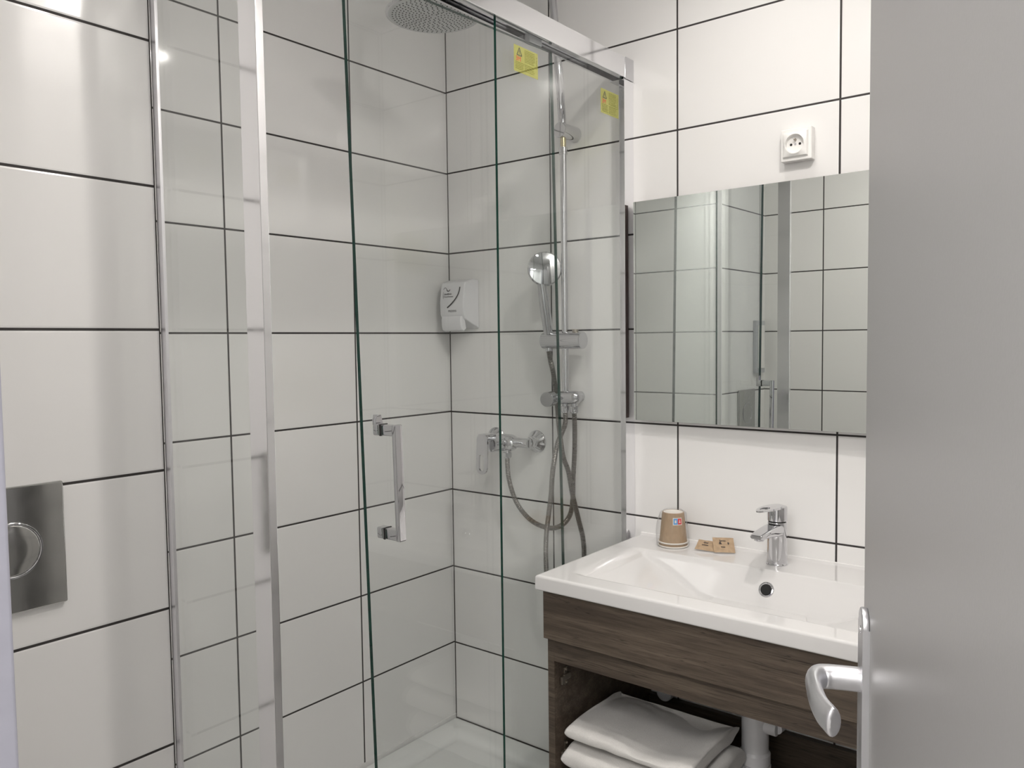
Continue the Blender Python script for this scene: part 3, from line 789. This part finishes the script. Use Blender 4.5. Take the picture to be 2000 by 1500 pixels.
# ================================================================== TOWELS
def towel(x0, x1, y0, y1, z0, z1, seed, peak, name, label):
    """folded towel: rounded slab with soft folds, pinched seams and a rippled top"""
    b = bmesh.new(); nu, nv = 90, 56
    rnd = Vector((seed*3.1, seed*1.7, 0)); G = []
    # closed superellipse section across x (fold edge to the front), swept along y
    for i in range(nu+1):
        t = i/nu; y = y1+(y0-y1)*t; row = []
        endk = min(1, min(t, 1-t)/.045); ek = math.sqrt(max(0, 1-(1-endk)**2))
        for j in range(nv):
            a = 2*math.pi*j/nv; c, s = math.cos(a), math.sin(a)
            sx = abs(c)**.42*(1 if c > 0 else -1); sz = abs(s)**.75*(1 if s > 0 else -1)
            hx = (x1-x0)/2; hz_ = (z1-z0)/2
            x = (x0+x1)/2+sx*hx; u = (x-x0)/(x1-x0)
            z = (z0+z1)/2+sz*hz_*(.55+.45*ek)
            if s > 0: z += peak(u, t)*s**.5*ek
            p = Vector((x*9, y*9, z*6))+rnd
            n1 = noise.noise(p); n2 = noise.noise(p*3.2); n3 = noise.noise(Vector((x*60, y*10, 0))+rnd)
            k = .006*n1 + .0025*n2
            if s > 0: z += k*ek*s**.5 + ek*s**.5*.0046*n3*math.exp(-((t-.38)/.22)**2)
            x += .004*noise.noise(Vector((y*22, z*30, seed)))*(1 if c < 0 else .5)
            y_ = y + .006*noise.noise(Vector((x*20, z*40, seed*2)))
            z = max(z, z0 + .0005*(1 if s < 0 else 1))
            row.append(b.verts.new((x, y_, z)))
        G.append(row)
    for i in range(nu):
        for j in range(nv): b.faces.new((G[i][j], G[i][(j+1) % nv], G[i+1][(j+1) % nv], G[i+1][j]))
    b.faces.new(G[0]); b.faces.new(G[-1])
    return tag(mk(name, b, TOWEL, angle=80), label, 'towel', 'folded white towels in the vanity')
pk1 = lambda u, t: .010*math.exp(-((t-.20)/.16)**2)*min(1, u*1.6) - .012*math.exp(-((t-.70)/.2)**2) + .022*max(0, (t-.80)/.2)**1.3*min(1, u*1.5) - .030*u
pk2 = lambda u, t: 0
towel(-.440, -.190, -1.045, -.739, .3235, .367, 1.0, pk1, 'folded_towel', 'folded white terry towel on top of the stack')
towel(-.446, -.188, -1.060, -.738, .2570, .3185, 2.0, pk2, 'folded_towel', 'folded white terry towel directly under the top one')
towel(-.440, -.188, -1.050, -.738, .1685, .2520, 3.0, pk2, 'folded_towel', 'folded white terry towel at the bottom of the stack, mostly out of view')

# ================================================================== CUPS
CX, CY = -.066, -.8185
cp = thing('paper_cup', 'brown kraft paper cup upside down with small blue and red label', 'cup', (CX, CY, ZT))
H = .0855
def cup_bm(z0, z1, rim_r, top_r):
    return lathe((0, 0, z0), (0, 0, 1), [(.0015, rim_r-.0015), (z1-z0-.001, top_r), (z1-z0, top_r-.0015), (z1-z0, top_r-.003), (z1-z0-.002, top_r-.0035)], 48, cap=True)
mk('cup_wall', cup_bm(.010, H+.0005, .0358, .0272), KRAFTCUP, cp)
mk('cup_base', lathe((0, 0, H-.001), (0, 0, 1), [(0, .0245), (.0012, .0245)], 40), WPAPER, cp)
b = bmesh.new()
for k in range(48):
    a0, a1 = 2*math.pi*k/48, 2*math.pi*(k+1)/48
def torus(bm, z, R, r, n=48, m=10):
    G = [[bm.verts.new(((R+r*math.cos(c))*math.cos(a), (R+r*math.cos(c))*math.sin(a), z+r*math.sin(c))) for c in [2*math.pi*j/m for j in range(m)]] for a in [2*math.pi*i/n for i in range(n)]]
    for i in range(n):
        for j in range(m): bm.faces.new((G[i][j], G[(i+1) % n][j], G[(i+1) % n][(j+1) % m], G[i][(j+1) % m]))
torus(b, .0115, .0362, .0019); mk('rolled_rim', b, WPAPER, cp)
b = bmesh.new()
def cone_patch(bm, a0, a1, z0, z1, mi, off=.0004):
    seg = 6
    def rr(z): return .0343+(.0272-.0343)*(z-.0115)/(H-.0125)+off
    for k in range(seg):
        A0 = a0+(a1-a0)*k/seg; A1 = a0+(a1-a0)*(k+1)/seg
        f = bm.faces.new([bm.verts.new((rr(z)*math.cos(a), rr(z)*math.sin(a), z)) for a, z in ((A0, z0), (A1, z0), (A1, z1), (A0, z1))]); f.material_index = mi
fa = math.atan2(-1.7492-CY, -1.8767-CX)          # faces the doorway
cone_patch(b, fa-.02, fa+.80, .0575, .0755, 0, .0003)
cone_patch(b, fa+.03, fa+.385, .0592, .0738, 1, .0005); cone_patch(b, fa+.395, fa+.75, .0592, .0738, 2, .0005)
cone_patch(b, fa+.13, fa+.28, .0630, .0700, 0, .0007); cone_patch(b, fa+.49, fa+.64, .0635, .0658, 0, .0007); cone_patch(b, fa+.54, fa+.60, .0658, .0705, 0, .0007)
mk('cup_label', b, [WPAPER, BLUE, RED], cp, smooth=False)
cp2 = thing('paper_cup', 'second kraft paper cup nested underneath with only its rim showing', 'cup', (CX, CY, ZT))
mk('cup_wall', lathe((0, 0, .001), (0, 0, 1), [(0, .0355), (.0085, .0348)], 48), KRAFTCUP, cp2)
b = bmesh.new(); torus(b, .0024, .0366, .0019); mk('rolled_rim', b, WPAPER, cp2)
b = bmesh.new(); rows = []
for i in range(15):
    t = i/14; z = .0012+t*(H+.004); R = .0405-.0085*t - (.010 if i == 14 else 0)
    row = []
    for k in range(60):
        a = 2*math.pi*k/60; q = noise.noise(Vector((math.cos(a)*2.6, math.sin(a)*2.6, t*2.2)))
        bul = .0055*max(0, math.cos(a-(fa-1.2)))*math.sin(math.pi*min(1, t*1.1))
        row.append(b.verts.new(((R+.0022*q+bul)*math.cos(a), (R+.0022*q+bul)*math.sin(a), z)))
    rows.append(row)
for A_, B_ in zip(rows, rows[1:]):
    for k in range(60): b.faces.new((A_[k], A_[(k+1) % 60], B_[(k+1) % 60], B_[k]))
wr = mk('plastic_sleeve', b, WRAP); wr.location = (CX, CY, ZT)
tag(wr, 'clear plastic sleeve wrapped around the kraft paper cups', 'wrapper')

# ================================================================== SACHETS
def sachet(name, label, c, ang, tilt, w, h, lines, zoff):
    t = thing(name, label, 'sachet', (c[0], c[1], ZT+zoff), ang, group='kraft sachets on the washbasin'); t.rotation_euler = (tilt[0], tilt[1], ang)
    b = bmesh.new(); n_ = 22; G1 = []; G2 = []
    for i in range(n_+1):
        a_, b_ = [], []
        for j in range(n_+1):
            u = i/n_; v = j/n_; x = (u-.5)*w; y = (v-.5)*h
            e = min(u, 1-u, v, 1-v); puff = .0030*min(1, max(0, (e-.07)/.22))**.7
            wv = .0010*noise.noise(Vector((x*60, y*60, c[0]*40)))
            zig = .0006*(1 if j % 2 else -1) if (i in (0, n_)) else 0
            a_.append(b.verts.new((x+zig, y, .0035+puff+wv))); b_.append(b.verts.new((x+zig, y, .0031-puff*.6+wv*.6)))
        G1.append(a_); G2.append(b_)
    for G in (G1, G2):
        for i in range(n_):
            for j in range(n_): b.faces.new((G[i][j], G[i+1][j], G[i+1][j+1], G[i][j+1]))
    for i in range(n_):
        for q in ((G1[i][0], G1[i+1][0], G2[i+1][0], G2[i][0]), (G1[i][-1], G2[i][-1], G2[i+1][-1], G1[i+1][-1]), (G1[0][i], G2[0][i], G2[0][i+1], G1[0][i+1]), (G1[-1][i], G1[-1][i+1], G2[-1][i+1], G2[-1][i])): b.faces.new(q)
    mk('pouch', b, KRAFT, t)
    pb = bmesh.new()
    for s, sz, x, y in lines: text_bm(pb, s, sz, (x, y, .0078), (1, 0, 0), (0, 1, 0), 0, thick=.00012, off=.00015)
    mk('printing', pb, INK, t, smooth=False)
    return t
# text runs left to right as seen from the doorway
aS = -math.radians(51)
sachet('sachet', 'small kraft sachet lying partly beneath another by the tap', (-.060, -.908), aS-.50, (.38, .05), .052, .040, [('Gel', .0080, -.010, .003), ('corps', .0070, -.012, -.006)], .0085)
sachet('sachet', 'small kraft sachet on top, nearer the tap', (-.053, -.947), aS-.12, (.62, .02), .050, .046, [('&', .011, -.012, -.001), ('Savon', .0062, -.010, .008), ('9', .010, .008, -.002), ('soap', .0055, -.008, -.011)], .0150)

# ================================================================== FLUSH PLATE AND HATCH
fp = thing('flush_plate', 'polished steel toilet flush plate with round button on the left tiled wall', 'flush plate', (-1.405, -.377, .909))
mk('plate', box((-.078, -.010, -.0985), (.078, -.0003, .0985), .003, 3), FLUSH, fp)
b = bmesh.new()
def torus_y(bm, R, r, y, n=64, m=10):
    G = [[bm.verts.new(((R+r*math.cos(c))*math.cos(a), y+r*math.sin(c), (R+r*math.cos(c))*math.sin(a))) for c in [2*math.pi*j/m for j in range(m)]] for a in [2*math.pi*i/n for i in range(n)]]
    for i in range(n):
        for j in range(m): bm.faces.new((G[i][j], G[(i+1) % n][j], G[(i+1) % n][(j+1) % m], G[i][(j+1) % m]))
torus_y(b, .0415, .0022, -.0105); mk('button_ring', b, CHROME, fp)
mk('flush_button', lathe((0, -.009, 0), (0, -1, 0), [(0, .0392), (.002, .0392), (.0032, .037), (.0036, .020), (.0037, .001)], 56), FLUSH, fp)
hp = thing('access_panel', 'tall white plastic plate on the boxed-out wall, seen only in the mirror', 'wall panel', (-1.525, -.377, 1.185))
mk('panel_frame', box((-.045, -.016, -.112), (.045, -.0003, .112), .003), GPLASTIC, hp)
mk('panel_insert', box((-.030, -.0200, -.092), (.030, -.0158, .092), .001), SPLASTIC, hp)
